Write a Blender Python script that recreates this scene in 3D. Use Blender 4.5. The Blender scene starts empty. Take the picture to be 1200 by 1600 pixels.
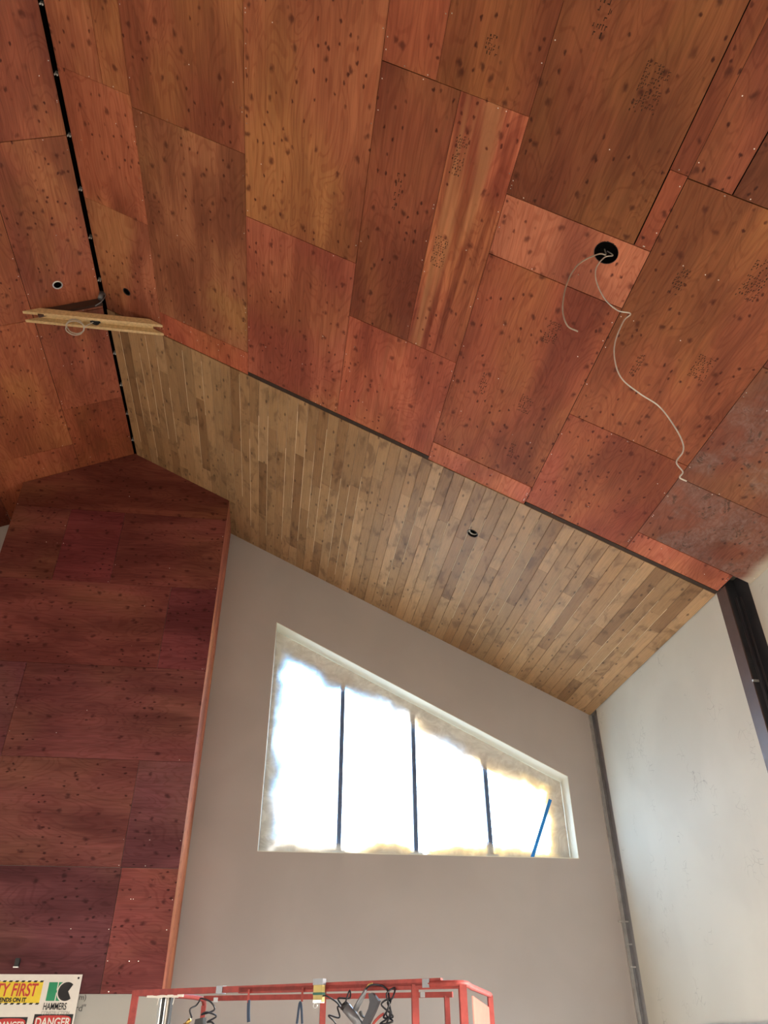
import bpy, bmesh, math, random
from mathutils import Vector, Matrix, noise

random.seed(7)
sc = bpy.context.scene
COL = bpy.context.collection

# ------------------------------------------------------------------ camera
CAMZ = 1.6
F_PX, PAN, PIT, ROLL = 1186.317, 0.1389273, 0.6031790, -0.0045637
fwd = Vector((math.sin(PAN)*math.cos(PIT), math.cos(PAN)*math.cos(PIT), math.sin(PIT)))
rgt = Vector((math.cos(PAN), -math.sin(PAN), 0.0))
up = rgt.cross(fwd)
r2 = rgt*math.cos(ROLL) + up*math.sin(ROLL)
u2 = -rgt*math.sin(ROLL) + up*math.cos(ROLL)
cam_d = bpy.data.cameras.new('camera')
cam = bpy.data.objects.new('camera', cam_d)
COL.objects.link(cam)
cam.matrix_world = Matrix(((r2.x, u2.x, -fwd.x, 0), (r2.y, u2.y, -fwd.y, 0), (r2.z, u2.z, -fwd.z, CAMZ), (0, 0, 0, 1)))
cam_d.sensor_fit = 'HORIZONTAL'
cam_d.sensor_width = 36.0
cam_d.lens = 36.0*F_PX/1200.0
cam_d.clip_start = 0.05
cam_d.clip_end = 300
sc.camera = cam

# ------------------------------------------------------------------ world, lights, exposure
SKY_UP = (0.62, 0.80, 1.0)
SKY_DOWN = (0.55, 0.50, 0.42)
SKY_STRENGTH = 16.0
GROUND_STRENGTH = 5.0
wd = bpy.data.worlds.new('sky')
sc.world = wd
wd.use_nodes = True
nt = wd.node_tree
nt.nodes.clear()
wo = nt.nodes.new('ShaderNodeOutputWorld')
bg = nt.nodes.new('ShaderNodeBackground')
tc = nt.nodes.new('ShaderNodeTexCoord')
sx = nt.nodes.new('ShaderNodeSeparateXYZ')
mr = nt.nodes.new('ShaderNodeMapRange')
mr.inputs['From Min'].default_value = -0.03
mr.inputs['From Max'].default_value = 0.10
mx = nt.nodes.new('ShaderNodeMix')
mx.data_type = 'RGBA'
mx.inputs['A'].default_value = tuple(c*GROUND_STRENGTH for c in SKY_DOWN) + (1,)
mx.inputs['B'].default_value = tuple(c*SKY_STRENGTH for c in SKY_UP) + (1,)
nt.links.new(tc.outputs['Generated'], sx.inputs[0])
nt.links.new(sx.outputs['Z'], mr.inputs['Value'])
nt.links.new(mr.outputs[0], mx.inputs['Factor'])
nt.links.new(mx.outputs['Result'], bg.inputs['Color'])
nt.links.new(bg.outputs[0], wo.inputs[0])


def area(name, loc, normal, sx_, sy_, power, color, portal=False, spread=180):
    d = bpy.data.lights.new(name, 'AREA')
    d.spread = math.radians(spread)
    d.shape = 'RECTANGLE'
    d.size = sx_
    d.size_y = sy_
    d.energy = power
    d.color = color
    if portal:
        d.cycles.is_portal = True
    o = bpy.data.objects.new(name, d)
    COL.objects.link(o)
    o.location = loc
    o.rotation_euler = Vector(normal).to_track_quat('-Z', 'Y').to_euler()
    return o


# portal for the sky light through the gable window
area('daylight_gable_window', (1.99, 11.35, 5.1), (0, -1, 0), 4.6, 3.6, 0, (1, 1, 1), True)
# front, left, right: added fill lamps before solid walls, tilted down for floor bounce
area('fill_lamp_front', (-2.6, -6.7, 2.4), (0, .75, -.65), 11.0, 3.2, 1000, (1.0, 0.93, 0.82), spread=120)
area('fill_lamp_left', (-9.5, 1.0, 2.4), (.75, 0, -.65), 9.0, 2.8, 650, (1.0, 0.93, 0.84), spread=120)
area('fill_lamp_right', (4.72, 4.0, 2.1), (-.75, 0, -.65), 5.0, 2.6, 1100, (1.0, 0.93, 0.84), spread=120)
area('daylight_side_window', (4.80, 8.07, 1.1), (-.8, 0, -.5), 2.1, 1.0, 110, (0.95, 0.97, 1.0), spread=140)

sc.view_settings.view_transform = 'Standard'
sc.view_settings.look = 'None'
sc.view_settings.gamma = 1.0
sc.view_settings.use_curve_mapping = False
sc.view_settings.exposure = -0.06

# ------------------------------------------------------------------ room dimensions (metres)
RX, HZ = -2.583, 9.176          # ridge
MR, ML = 0.494, 0.472           # slopes right / left of the ridge
WX = 4.66                       # far section of right wall
WX2 = 4.825                     # near section of right wall
YB = 10.725                     # gable wall
YC = 9.785                      # front of the chase
LXW = -9.83
YF = -7.0
YCL = 6.83                      # where the plank cladding ends
LR = math.sqrt(1+MR*MR)
LL = math.sqrt(1+ML*ML)


def zr(x):
    return HZ-MR*(x-RX)


def zl(x):
    return HZ-ML*(RX-x)


def SR(x, y, o):
    return Vector((x-MR/LR*o, y, zr(x)-o/LR))


def SL(x, y, o):
    return Vector((x+ML/LL*o, y, zl(x)-o/LL))


# ------------------------------------------------------------------ material helpers
MATS = {}


class NT:
    def __init__(s, name):
        s.m = bpy.data.materials.new(name)
        s.m.use_nodes = True
        s.t = s.m.node_tree
        s.t.nodes.clear()
        s.out = s.t.nodes.new('ShaderNodeOutputMaterial')
        s.b = s.t.nodes.new('ShaderNodeBsdfPrincipled')
        s.t.links.new(s.b.outputs[0], s.out.inputs[0])
        MATS[name] = s.m

    def n(s, typ, **kw):
        nd = s.t.nodes.new(typ)
        for k, v in kw.items():
            setattr(nd, k, v)
        return nd

    def l(s, a, b):
        s.t.links.new(a, b)

    def attr(s, name):
        nd = s.n('ShaderNodeAttribute')
        nd.attribute_name = name
        return nd

    def scale(s, vec, v):
        nd = s.n('ShaderNodeVectorMath', operation='MULTIPLY')
        s.l(vec, nd.inputs[0])
        nd.inputs[1].default_value = v
        return nd.outputs[0]

    def noise(s, vec, detail=2, rough=.5, dist=0, sc_=1):
        nd = s.n('ShaderNodeTexNoise')
        s.l(vec, nd.inputs['Vector'])
        nd.inputs['Scale'].default_value = sc_
        nd.inputs['Detail'].default_value = detail
        nd.inputs['Roughness'].default_value = rough
        nd.inputs['Distortion'].default_value = dist
        return nd.outputs[0]

    def math(s, op, a, b=None, c=None):
        nd = s.n('ShaderNodeMath', operation=op)
        for i, v in enumerate((a, b, c)):
            if v is None:
                continue
            if isinstance(v, (int, float)):
                nd.inputs[i].default_value = v
            else:
                s.l(v, nd.inputs[i])
        return nd.outputs[0]

    def rng(s, v, a, b, c=0, d=1, smooth=True):
        nd = s.n('ShaderNodeMapRange')
        if smooth:
            nd.interpolation_type = 'SMOOTHSTEP'
        s.l(v, nd.inputs['Value'])
        nd.inputs['From Min'].default_value = a
        nd.inputs['From Max'].default_value = b
        nd.inputs['To Min'].default_value = c
        nd.inputs['To Max'].default_value = d
        return nd.outputs[0]

    def mix(s, fac, a, b, mode='MIX'):
        nd = s.n('ShaderNodeMix')
        nd.data_type = 'RGBA'
        nd.blend_type = mode
        for key, v in (('Factor', fac), ('A', a), ('B', b)):
            if isinstance(v, (int, float)):
                nd.inputs[key].default_value = v
            elif isinstance(v, tuple):
                nd.inputs[key].default_value = v if len(v) == 4 else v+(1,)
            else:
                s.l(v, nd.inputs[key])
        return nd.outputs['Result']

    def fin(s, col, rough=.6, spec=.3, metal=0, bump=None, bs=.2, bd=.002):
        if isinstance(col, tuple):
            s.b.inputs['Base Color'].default_value = col+(1,)
        else:
            s.l(col, s.b.inputs['Base Color'])
        if isinstance(rough, (int, float)):
            s.b.inputs['Roughness'].default_value = rough
        else:
            s.l(rough, s.b.inputs['Roughness'])
        s.b.inputs['Specular IOR Level'].default_value = spec
        s.b.inputs['Metallic'].default_value = metal
        if bump is not None:
            bp = s.n('ShaderNodeBump')
            bp.inputs['Strength'].default_value = bs
            bp.inputs['Distance'].default_value = bd
            s.l(bump, bp.inputs['Height'])
            s.l(bp.outputs[0], s.b.inputs['Normal'])
        return s.m


def simple(name, col, rough=.5, metal=0, spec=.4, var=.12, sc_=9.0):
    N = NT(name)
    t = N.n('ShaderNodeTexCoord')
    nz = N.noise(t.outputs['Object'], 3, .6, 0, sc_)
    lo = tuple(c*(1-var) for c in col)
    hi = tuple(min(1, c*(1+var)) for c in col)
    c = N.mix(N.rng(nz, .3, .7), lo, hi)
    r = N.rng(nz, .3, .7, max(0, rough-.06), min(1, rough+.06))
    return N.fin(c, r, spec, metal)


def ply_material(name, mode):
    """fire-treated red plywood; attribute gc = (across, along the grain, seed); tint = sheet colour"""
    N = NT(name)
    gc = N.attr('gc').outputs['Vector']
    tint = N.attr('tint').outputs['Color']
    stk = N.attr('stk').outputs['Fac']
    big = N.noise(N.scale(gc, (1.7, .45, 7.3)), 3, .55, .4)
    hue = N.noise(N.scale(gc, (1.1, .6, 3.1)), 2, .5, .3)
    grain = N.noise(N.scale(gc, (60, 2.4, 5)), 4, .6, .3)
    streak = N.noise(N.scale(gc, (11, .5, 9)), 3, .6, .2)
    topo = N.noise(N.scale(gc, (3.4, .8, 2.2)), 2, .5, .9)
    ring = N.math('SINE', N.math('MULTIPLY', topo, 95))
    c = N.mix(N.rng(hue, .44, .66), tint, N.mix(1.0, tint, (1.05, 1.26, 1.02, 1), 'MULTIPLY'))
    c = N.mix(N.rng(big, .34, .66), N.mix(1.0, c, (.62, .52, .52, 1), 'MULTIPLY'), N.mix(1.0, c, (1.16, 1.16, 1.12, 1), 'MULTIPLY'))
    gv = N.rng(grain, .3, .7, .86, 1.13)
    cb = N.n('ShaderNodeCombineColor')
    for i in range(3):
        N.l(gv, cb.inputs[i])
    c = N.mix(1.0, c, cb.outputs[0], 'MULTIPLY')
    c = N.mix(N.math('MULTIPLY', N.rng(ring, .2, 1.0), .34), c, N.mix(1.0, c, (.62, .42, .38, 1), 'MULTIPLY'))
    # streaks (stronger on the sheet whose stk is high)
    sa = N.math('MULTIPLY', N.rng(streak, .40, .60), N.math('ADD', N.math('MULTIPLY', stk, .75), .16))
    c = N.mix(sa, c, N.mix(1.0, c, (.48, .36, .34, 1), 'MULTIPLY'))
    sb = N.math('MULTIPLY', N.rng(N.noise(N.scale(gc, (7, .35, 4)), 2), .52, .68), stk)
    c = N.mix(N.math('MULTIPLY', sb, .6), c, (.42, .19, .085))
    # knots and pin knots
    for (a, b, r0, r1, g0, amt) in ((4.4, 3.4, .02, .15, .40, .75), (11.0, 7.0, .05, .17, .50, .92)):
        v = N.n('ShaderNodeTexVoronoi')
        v.inputs['Scale'].default_value = 1.0
        wv = N.n('ShaderNodeVectorMath', operation='ADD')
        N.l(N.scale(gc, (a, b, 3.7)), wv.inputs[0])
        nz = N.n('ShaderNodeTexNoise')
        nz.inputs['Scale'].default_value = 1.0
        N.l(N.scale(gc, (a*4, b*3, 3)), nz.inputs['Vector'])
        N.l(N.scale(nz.outputs['Color'], (.30, .30, 0)), wv.inputs[1])
        N.l(wv.outputs[0], v.inputs['Vector'])
        v.voronoi_dimensions = '2D'
        off = N.n('ShaderNodeSeparateColor')
        N.l(v.outputs['Color'], off.inputs[0])
        gate = N.rng(off.outputs[0], g0, g0+.05)
        k = N.math('MULTIPLY', N.rng(v.outputs['Distance'], r0, r1, 1, 0), gate)
        if a > 6:
            k = N.math('MULTIPLY', k, N.rng(N.noise(N.scale(gc, (2.3, 1.7, 6)), 2), .44, .56))
        c = N.mix(N.math('MULTIPLY', k, amt), c, N.mix(1.0, tint, (.20, .11, .11, 1), 'MULTIPLY'))
    if mode == 'overspray':
        sp = N.n('ShaderNodeSeparateXYZ')
        N.l(gc, sp.inputs[0])
        w1 = N.noise(N.scale(gc, (1.4, 1.4, 1)), 4, .6, 1.2)
        w2 = N.noise(N.scale(gc, (14, 9, 1)), 4, .75, 1.6)
        near = N.rng(N.math('ADD', sp.outputs['X'], N.math('MULTIPLY', w1, .16)), 5.31, 5.45)
        patch = N.math('MULTIPLY', N.rng(w1, .42, .62), N.rng(w2, .36, .70))
        haze = N.math('MULTIPLY', N.rng(w1, .38, .6), .34)
        c = N.mix(haze, c, (.17, .105, .085))
        c = N.mix(N.math('MULTIPLY', patch, .30), c, (.36, .27, .23))
        dk = N.math('MULTIPLY', N.rng(N.noise(N.scale(gc, (5, 2.2, 1)), 4, .8, 2), .56, .68), N.rng(w1, .46, .56))
        c = N.mix(N.math('MULTIPLY', dk, .8), c, (.035, .02, .015))
        c = N.mix(N.math('MULTIPLY', near, .8), c, (.52, .47, .38))
    return N.fin(c, .62, .22, 0, grain, .12, .001)


ply_material('plywood', 'plain')
ply_material('plywood_overspray', 'overspray')


def plank_material():
    N = NT('plank')
    gc = N.attr('gc').outputs['Vector']
    tint = N.attr('tint').outputs['Color']
    grain = N.noise(N.scale(gc, (70, 2.2, 5)), 4, .6, .4)
    blot = N.noise(N.scale(gc, (7, 3.0, 3)), 3, .55, .5)
    topo = N.noise(N.scale(gc, (14, 1.1, 3)), 2, .5, .8)
    ring = N.math('SINE', N.math('MULTIPLY', topo, 60))
    gv = N.rng(grain, .3, .7, .88, 1.1)
    cb = N.n('ShaderNodeCombineColor')
    for i in range(3):
        N.l(gv, cb.inputs[i])
    c = N.mix(1.0, tint, cb.outputs[0], 'MULTIPLY')
    c = N.mix(N.math('MULTIPLY', N.rng(ring, .2, 1.0), .10), c, N.mix(1.0, c, (.6, .5, .4, 1), 'MULTIPLY'))
    c = N.mix(N.math('MULTIPLY', N.rng(blot, .50, .70), .62), c, N.mix(1.0, c, (.36, .31, .27, 1), 'MULTIPLY'))
    c = N.mix(N.math('MULTIPLY', N.rng(blot, .5, .3), .35), c, N.mix(1.0, c, (1.25, 1.2, 1.1, 1), 'MULTIPLY'))
    v = N.n('ShaderNodeTexVoronoi')
    v.voronoi_dimensions = '2D'
    v.inputs['Scale'].default_value = 1.0
    N.l(N.scale(gc, (8, 3.4, 3)), v.inputs['Vector'])
    off = N.n('ShaderNodeSeparateColor')
    N.l(v.outputs['Color'], off.inputs[0])
    k = N.math('MULTIPLY', N.rng(v.outputs['Distance'], .04, .15, 1, 0), N.rng(off.outputs[0], .66, .7))
    c = N.mix(N.math('MULTIPLY', k, .75), c, (.06, .032, .015))
    return N.fin(c, .5, .32, 0, grain, .1, .001)


plank_material()


def paint_material(name, col, scuff=0.0):
    N = NT(name)
    t = N.n('ShaderNodeTexCoord')
    P = t.outputs['Object']
    tex = N.noise(P, 3, .6, 0, 130)
    big = N.noise(P, 3, .5, .4, .9)
    c = N.mix(N.rng(big, .35, .65), tuple(x*.965 for x in col), tuple(min(1, x*1.03) for x in col))
    if scuff:
        v = N.n('ShaderNodeTexVoronoi')
        v.feature = 'DISTANCE_TO_EDGE'
        w = N.n('ShaderNodeVectorMath', operation='ADD')
        N.l(N.scale(P, (1, 2.3, 2.3)), w.inputs[0])
        nz = N.n('ShaderNodeTexNoise')
        nz.inputs['Scale'].default_value = 2.0
        N.l(P, nz.inputs['Vector'])
        N.l(N.scale(nz.outputs['Color'], (0, .8, .8)), w.inputs[1])
        N.l(w.outputs[0], v.inputs['Vector'])
        line = N.rng(v.outputs['Distance'], .004, .016, 1, 0)
        gate = N.rng(N.noise(P, 2, .5, 0, 3.1), .60, .66)
        c = N.mix(N.math('MULTIPLY', N.math('MULTIPLY', line, gate), scuff), c, tuple(x*.55 for x in col))
    return N.fin(c, .75, .2, 0, tex, .08, .001)


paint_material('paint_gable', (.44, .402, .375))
paint_material('paint_right', (.64, .63, .55), .9)
paint_material('paint_left', (.60, .57, .52))
paint_material('reveal_white', (.80, .78, .66))
paint_material('drywall', (.42, .41, .37))
paint_material('floor_mat', (.50, .46, .40))
simple('void', (.006, .005, .005), .9, 0, .05)
simple('dark_edge', (.050, .034, .027), .8, 0, .15)
simple('nail', (.75, .72, .66), .3, 1, .5)
simple('steel_brown', (.115, .075, .065), .45, .2, .4)
simple('steel_grey', (.26, .26, .27), .4, .6, .4)
simple('steel_dark', (.06, .062, .072), .5, .4, .4)
simple('galv', (.62, .62, .60), .35, .8, .5)
simple('frame_alu', (.11, .16, .26), .4, .5, .4)  # blue veil of window glare put into the frame colour
simple('pine', (.62, .43, .22), .6, 0, .25, .14, 30)
simple('brown_board', (.065, .032, .022), .7, 0, .2)
simple('black_plastic', (.012, .012, .013), .45)
simple('cable_white', (.60, .57, .52), .5)
simple('cable_grey', (.46, .40, .33), .5)
simple('hose_black', (.010, .012, .018), .35)
simple('lift_red', (.29, .052, .045), .55, 0, .25, .18, 14)
simple('lift_pink', (.36, .11, .085), .8, 0, .1)
simple('grey_metal', (.20, .21, .23), .4, .5)
simple('navy', (.025, .045, .085), .6)
simple('tape_blue', (.02, .22, .62), .6)
simple('brass', (.55, .38, .12), .35, .9)
simple('yellow', (.80, .60, .05), .6, 0, .3, .05)
simple('box_yellow', (.45, .36, .13), .6)
simple('box_green', (.03, .12, .09), .6)
simple('sign_white', (.74, .71, .64), .45, 0, .3, .03)
simple('sign_black', (.015, .015, .016), .5, 0, .3, .02)
simple('sign_red', (.52, .045, .04), .5, 0, .3, .04)
simple('sign_green', (.02, .27, .12), .5, 0, .3, .03)
simple('sign_grey', (.38, .37, .35), .5, 0, .3, .03)
simple('sign_panel', (.62, .59, .53), .5, 0, .3, .03)
simple('stamp', (.045, .022, .015), .8, 0, .1, .3, 60)
simple('pencil', (.10, .10, .10), .8, 0, .1, .1)
simple('rubber', (.02, .02, .02), .8)


def film_material():
    N = NT('film')
    N.t.nodes.remove(N.b)
    cov = N.attr('cover').outputs['Fac']
    warm_glow = N.attr('warm_glow').outputs['Fac']
    t = N.n('ShaderNodeTexCoord')
    wr = N.noise(N.scale(t.outputs['Object'], (3.2, 1, 4.5)), 4, .62, 2.2)
    d = N.n('ShaderNodeBsdfDiffuse')
    N.l(N.mix(N.rng(wr, .3, .7), (.56, .51, .44), (.74, .70, .62)), d.inputs[0])
    g = N.n('ShaderNodeBsdfGlossy')
    g.inputs['Roughness'].default_value = .22
    bp = N.n('ShaderNodeBump')
    bp.inputs['Strength'].default_value = .35
    bp.inputs['Distance'].default_value = .01
    N.l(wr, bp.inputs['Height'])
    N.l(bp.outputs[0], g.inputs['Normal'])
    m2 = N.n('ShaderNodeMixShader')
    m2.inputs[0].default_value = .10
    N.l(d.outputs[0], m2.inputs[1])
    N.l(g.outputs[0], m2.inputs[2])
    tr = N.n('ShaderNodeBsdfTransparent')
    N.l(N.mix(N.math('MULTIPLY', N.rng(cov, .25, .9), warm_glow), N.mix(N.rng(cov, .3, .95), (.96, .98, 1.0), (.40, .74, 1.0)), (1.0, .48, .12)), tr.inputs[0])  # window glow painted into the film tint, blue and orange
    m3 = N.n('ShaderNodeMixShader')
    N.l(cov, m3.inputs[0])
    N.l(tr.outputs[0], m3.inputs[1])
    N.l(m2.outputs[0], m3.inputs[2])
    N.l(m3.outputs[0], N.out.inputs[0])


film_material()


def glass_material():
    N = NT('glass')
    N.t.nodes.remove(N.b)
    tr = N.n('ShaderNodeBsdfTransparent')
    tr.inputs[0].default_value = (.93, .96, .98, 1)
    g = N.n('ShaderNodeBsdfGlossy')
    g.inputs['Roughness'].default_value = .02
    m = N.n('ShaderNodeMixShader')
    m.inputs[0].default_value = .05
    N.l(tr.outputs[0], m.inputs[1])
    N.l(g.outputs[0], m.inputs[2])
    N.l(m.outputs[0], N.out.inputs[0])


glass_material()


# ------------------------------------------------------------------ mesh builder
class MB:
    def __init__(s):
        s.v = []
        s.f = []
        s.fm = []
        s.tint = []
        s.gc = []
        s.stk = []

    def add(s, vs, fs, mat=0, tint=(1, 1, 1), gcs=None, stk=0.0, smooth=False):
        b = len(s.v)
        s.v += [Vector(v) for v in vs]
        s.f += [tuple(b+i for i in f) for f in fs]
        s.fm += [(mat, smooth)]*len(fs)
        s.tint += [tuple(tint)+(1,)]*len(vs)
        s.gc += list(gcs) if gcs else [(0, 0, 0)]*len(vs)
        s.stk += [stk]*len(vs)

    def hexa(s, p, **k):       # p: 8 points, bottom ring 0-3, top ring 4-7
        s.add(p, [(0, 3, 2, 1), (4, 5, 6, 7), (0, 1, 5, 4), (1, 2, 6, 5), (2, 3, 7, 6), (3, 0, 4, 7)], **k)

    def box(s, a, b, **k):
        (x0, y0, z0), (x1, y1, z1) = a, b
        s.hexa([(x0, y0, z0), (x1, y0, z0), (x1, y1, z0), (x0, y1, z0), (x0, y0, z1), (x1, y0, z1), (x1, y1, z1), (x0, y1, z1)], **k)

    def prism(s, poly, ext, **k):   # poly: 3D points, ext: vector
        n = len(poly)
        e = Vector(ext)
        vs = [Vector(p) for p in poly]+[Vector(p)+e for p in poly]
        fs = [tuple(range(n)), tuple(range(2*n-1, n-1, -1))]
        for i in range(n):
            j = (i+1) % n
            fs.append((j, i, n+i, n+j))
        s.add(vs, fs, **k)

    def bar(s, a, b, w, h, upv=(0, 0, 1), **k):
        a, b = Vector(a), Vector(b)
        d = (b-a).normalized()
        u = Vector(upv)
        sd = d.cross(u).normalized()
        u = sd.cross(d).normalized()
        p = []
        for c in (a, b):
            for (i, j) in ((-1, -1), (1, -1), (1, 1), (-1, 1)):
                p.append(c+sd*w/2*i+u*h/2*j)
        s.hexa(p, **k)

    def tube(s, pts, r, n=8, cap=True, **k):
        pts = [Vector(p) for p in pts]
        T = []
        for i in range(len(pts)):
            a = pts[max(0, i-1)]
            b = pts[min(len(pts)-1, i+1)]
            T.append((b-a).normalized())
        u = T[0].orthogonal().normalized()
        vs, fs = [], []
        for i, p in enumerate(pts):
            u = (u-T[i]*u.dot(T[i])).normalized()
            w = T[i].cross(u)
            rr = r[i] if isinstance(r, (list, tuple)) else r
            for q in range(n):
                a = 2*math.pi*q/n
                vs.append(p+(u*math.cos(a)+w*math.sin(a))*rr)
        for i in range(len(pts)-1):
            for q in range(n):
                q2 = (q+1) % n
                fs.append((i*n+q, i*n+q2, (i+1)*n+q2, (i+1)*n+q))
        if cap:
            fs.append(tuple(range(n-1, -1, -1)))
            m = (len(pts)-1)*n
            fs.append(tuple(m+q for q in range(n)))
        s.add(vs, fs, smooth=True, **k)

    def ring(s, c, nrm, r, t, n=32, m=8, **k):
        nrm = Vector(nrm).normalized()
        u = nrm.orthogonal().normalized()
        w = nrm.cross(u)
        vs, fs = [], []
        for i in range(n):
            a = 2*math.pi*i/n
            d = u*math.cos(a)+w*math.sin(a)
            for j in range(m):
                b = 2*math.pi*j/m
                vs.append(Vector(c)+d*(r+t*math.cos(b))+nrm*t*math.sin(b))
        for i in range(n):
            for j in range(m):
                i2, j2 = (i+1) % n, (j+1) % m
                fs.append((i*m+j, i2*m+j, i2*m+j2, i*m+j2))
        s.add(vs, fs, smooth=True, **k)

    def build(s, name, mats, parent=None, **props):
        me = bpy.data.meshes.new(name)
        me.from_pydata([tuple(v) for v in s.v], [], s.f)
        for mname in ([mats] if isinstance(mats, str) else mats):
            me.materials.append(MATS[mname])
        for p, (mi, sm) in zip(me.polygons, s.fm):
            p.material_index = mi
            p.use_smooth = sm
        at = me.attributes.new('tint', 'FLOAT_COLOR', 'POINT')
        at.data.foreach_set('color', [c for t in s.tint for c in t])
        at = me.attributes.new('gc', 'FLOAT_VECTOR', 'POINT')
        at.data.foreach_set('vector', [c for t in s.gc for c in t])
        at = me.attributes.new('stk', 'FLOAT', 'POINT')
        at.data.foreach_set('value', s.stk)
        me.validate()
        bm = bmesh.new()
        bm.from_mesh(me)
        bmesh.ops.recalc_face_normals(bm, faces=bm.faces)
        bm.to_mesh(me)
        bm.free()
        o = bpy.data.objects.new(name, me)
        COL.objects.link(o)
        if parent:
            o.parent = parent
            o.matrix_parent_inverse = Matrix.Translation(-parent.location) if parent.type == 'EMPTY' else Matrix()
        for k, v in props.items():
            o[k] = v
        return o


def empty(name, loc, label, cat, group=None):
    o = bpy.data.objects.new(name, None)
    COL.objects.link(o)
    o.location = loc
    o['label'] = label
    o['category'] = cat
    if group:
        o['group'] = group
    return o


def tag(o, label, cat, group=None):
    o['label'] = label
    o['category'] = cat
    if group:
        o['group'] = group
    return o


def smooth_path(pts, sub=8):
    P = [Vector(p) for p in pts]
    P = [P[0]*2-P[1]]+P+[P[-1]*2-P[-2]]
    out = []
    for i in range(1, len(P)-2):
        for k in range(sub):
            t = k/sub
            a, b, c, d = P[i-1], P[i], P[i+1], P[i+2]
            out.append(.5*((2*b)+(-a+c)*t+(2*a-5*b+4*c-d)*t*t+(-a+3*b-3*c+d)*t**3))
    out.append(P[-2])
    return out


# ------------------------------------------------------------------ structure: floor and walls
m = MB()
m.box((LXW-.4, YF-.4, -.2), (WX2+.6, YB+.6, 0))
m.build('floor', 'floor_mat', kind='structure')
# ground outside
m = MB()
m.box((-60, -60, -.5), (60, 60, -.22))
m.build('trim_1', 'floor_mat', kind='structure')

# gable wall with the sloped window opening
WL, WR_, WB = -0.181, 4.160, 3.566
WTL, WTR = 6.848, 4.665


def wtop(x):
    return WTL+(WTR-WTL)*(x-WL)/(WR_-WL)


TH = 0.55
XE = WX-.015
m = MB()


def gpoly(pts):
    m.prism([(x, YB, z) for x, z in pts], (0, TH, 0))


gpoly([(RX, -.1), (WL, -.1), (WL, zr(WL)+.3), (RX, HZ+.3)])
gpoly([(WR_, -.1), (XE, -.1), (XE, zr(XE)+.3), (WR_, zr(WR_)+.3)])
gpoly([(WL, -.1), (WR_, -.1), (WR_, WB), (WL, WB)])
gpoly([(WL, wtop(WL)), (WR_, wtop(WR_)), (WR_, zr(WR_)+.3), (WL, zr(WL)+.3)])
gpoly([(XE, -.1), (WX2+.4, -.1), (WX2+.4, zr(XE)+.3), (XE, zr(XE)+.3)])
gpoly([(LXW-.3, -.1), (RX, -.1), (RX, HZ+.3), (LXW-.3, zl(LXW)+.3)])
wall_back = m.build('wall_back', 'paint_gable', kind='structure')
# bright reveal lining of the opening (drywall return, 8 mm)
m = MB()
d0, d1, e = YB-.002, YB+TH-.15, .008
m.prism([(WL, d0, wtop(WL)), (WR_, d0, wtop(WR_)), (WR_, d0, wtop(WR_)-e), (WL, d0, wtop(WL)-e)], (0, d1-d0, 0))
m.prism([(WR_, d0, WB), (WR_, d0, wtop(WR_)-e), (WR_-e, d0, wtop(WR_)-e), (WR_-e, d0, WB)], (0, d1-d0, 0))
m.prism([(WL, d0, WB), (WL, d0, wtop(WL)-e), (WL+e, d0, wtop(WL)-e), (WL+e, d0, WB)], (0, d1-d0, 0))
m.prism([(WL, d0, WB), (WR_, d0, WB), (WR_, d0, WB+e), (WL, d0, WB+e)], (0, d1-d0, 0))
m.build('trim_2', 'reveal_white', kind='structure')

# right wall: far section with low window, near section set back 16 cm
m = MB()
far0, far1 = 6.835, 10.50


def rsec(x, y0, y1, z0, z1, t=.3):
    m.box((x, y0, z0), (x+t, y1, z1))


zt = zr(WX)+.3
W2 = (6.95, 9.20, .55, 1.672)
rsec(WX, far0, W2[0], -.1, zt)
rsec(WX, W2[1], far1, -.1, zt)
rsec(WX, W2[0], W2[1], -.1, W2[2])
rsec(WX, W2[0], W2[1], W2[3], zt)
rsec(WX+.14, far1, YB, -.1, zt)
m.build('wall_right', 'paint_right', kind='structure')
m = MB()
rsec(WX2, YF, 6.50, -.1, zr(WX2)+.3)
rsec(WX2+.03, 6.50, far0, -.1, zr(WX2)+.3)
m.build('wall_right', 'paint_right', kind='structure')
m = MB()
m.box((LXW-.3, YF, -.1), (LXW, YB, zl(LXW)+.3))
m.build('wall_left', 'paint_left', kind='structure')
m = MB()
m.prism([(LXW-.3, YF, -.1), (WX2+.3, YF, -.1), (WX2+.3, YF, zr(WX2)+.3), (RX, YF, HZ+.3), (LXW-.3, YF, zl(LXW)+.3)], (0, -.3, 0))
m.build('wall_front', 'paint_left', kind='structure')

# ------------------------------------------------------------------ gable window
m = MB()
FY = 11.07
fw = .045
fr = [(WL+.01, WB+.01), (WR_-.01, WB+.01), (WR_-.01, wtop(WR_)-.012), (WL+.01, wtop(WL)-.012)]
for i in range(4):
    (xa, za), (xb, zb) = fr[i], fr[(i+1) % 4]
    m.bar((xa, FY+.05, za), (xb, FY+.05, zb), .10, fw*2, (0, 1, 0))
win = m.build('window_1', 'frame_alu', kind='structure')
MUL = [.905, 1.975, 3.035]
for x in MUL:
    m = MB()
    m.box((x-.030, FY-.005, WB+.02), (x+.030, FY+.10, wtop(x)-.03))
    m.build('mullion', 'frame_alu', win)
edges = [WL+.02]+MUL+[WR_-.02]
for i in range(4):
    m = MB()
    xa, xb = edges[i]+.02, edges[i+1]-.02
    m.prism([(xa, FY+.06, WB+.03), (xb, FY+.06, WB+.03), (xb, FY+.06, wtop(xb)-.04), (xa, FY+.06, wtop(xa)-.04)], (0, .006, 0))
    m.build('glass_pane', 'glass', win)
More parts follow.
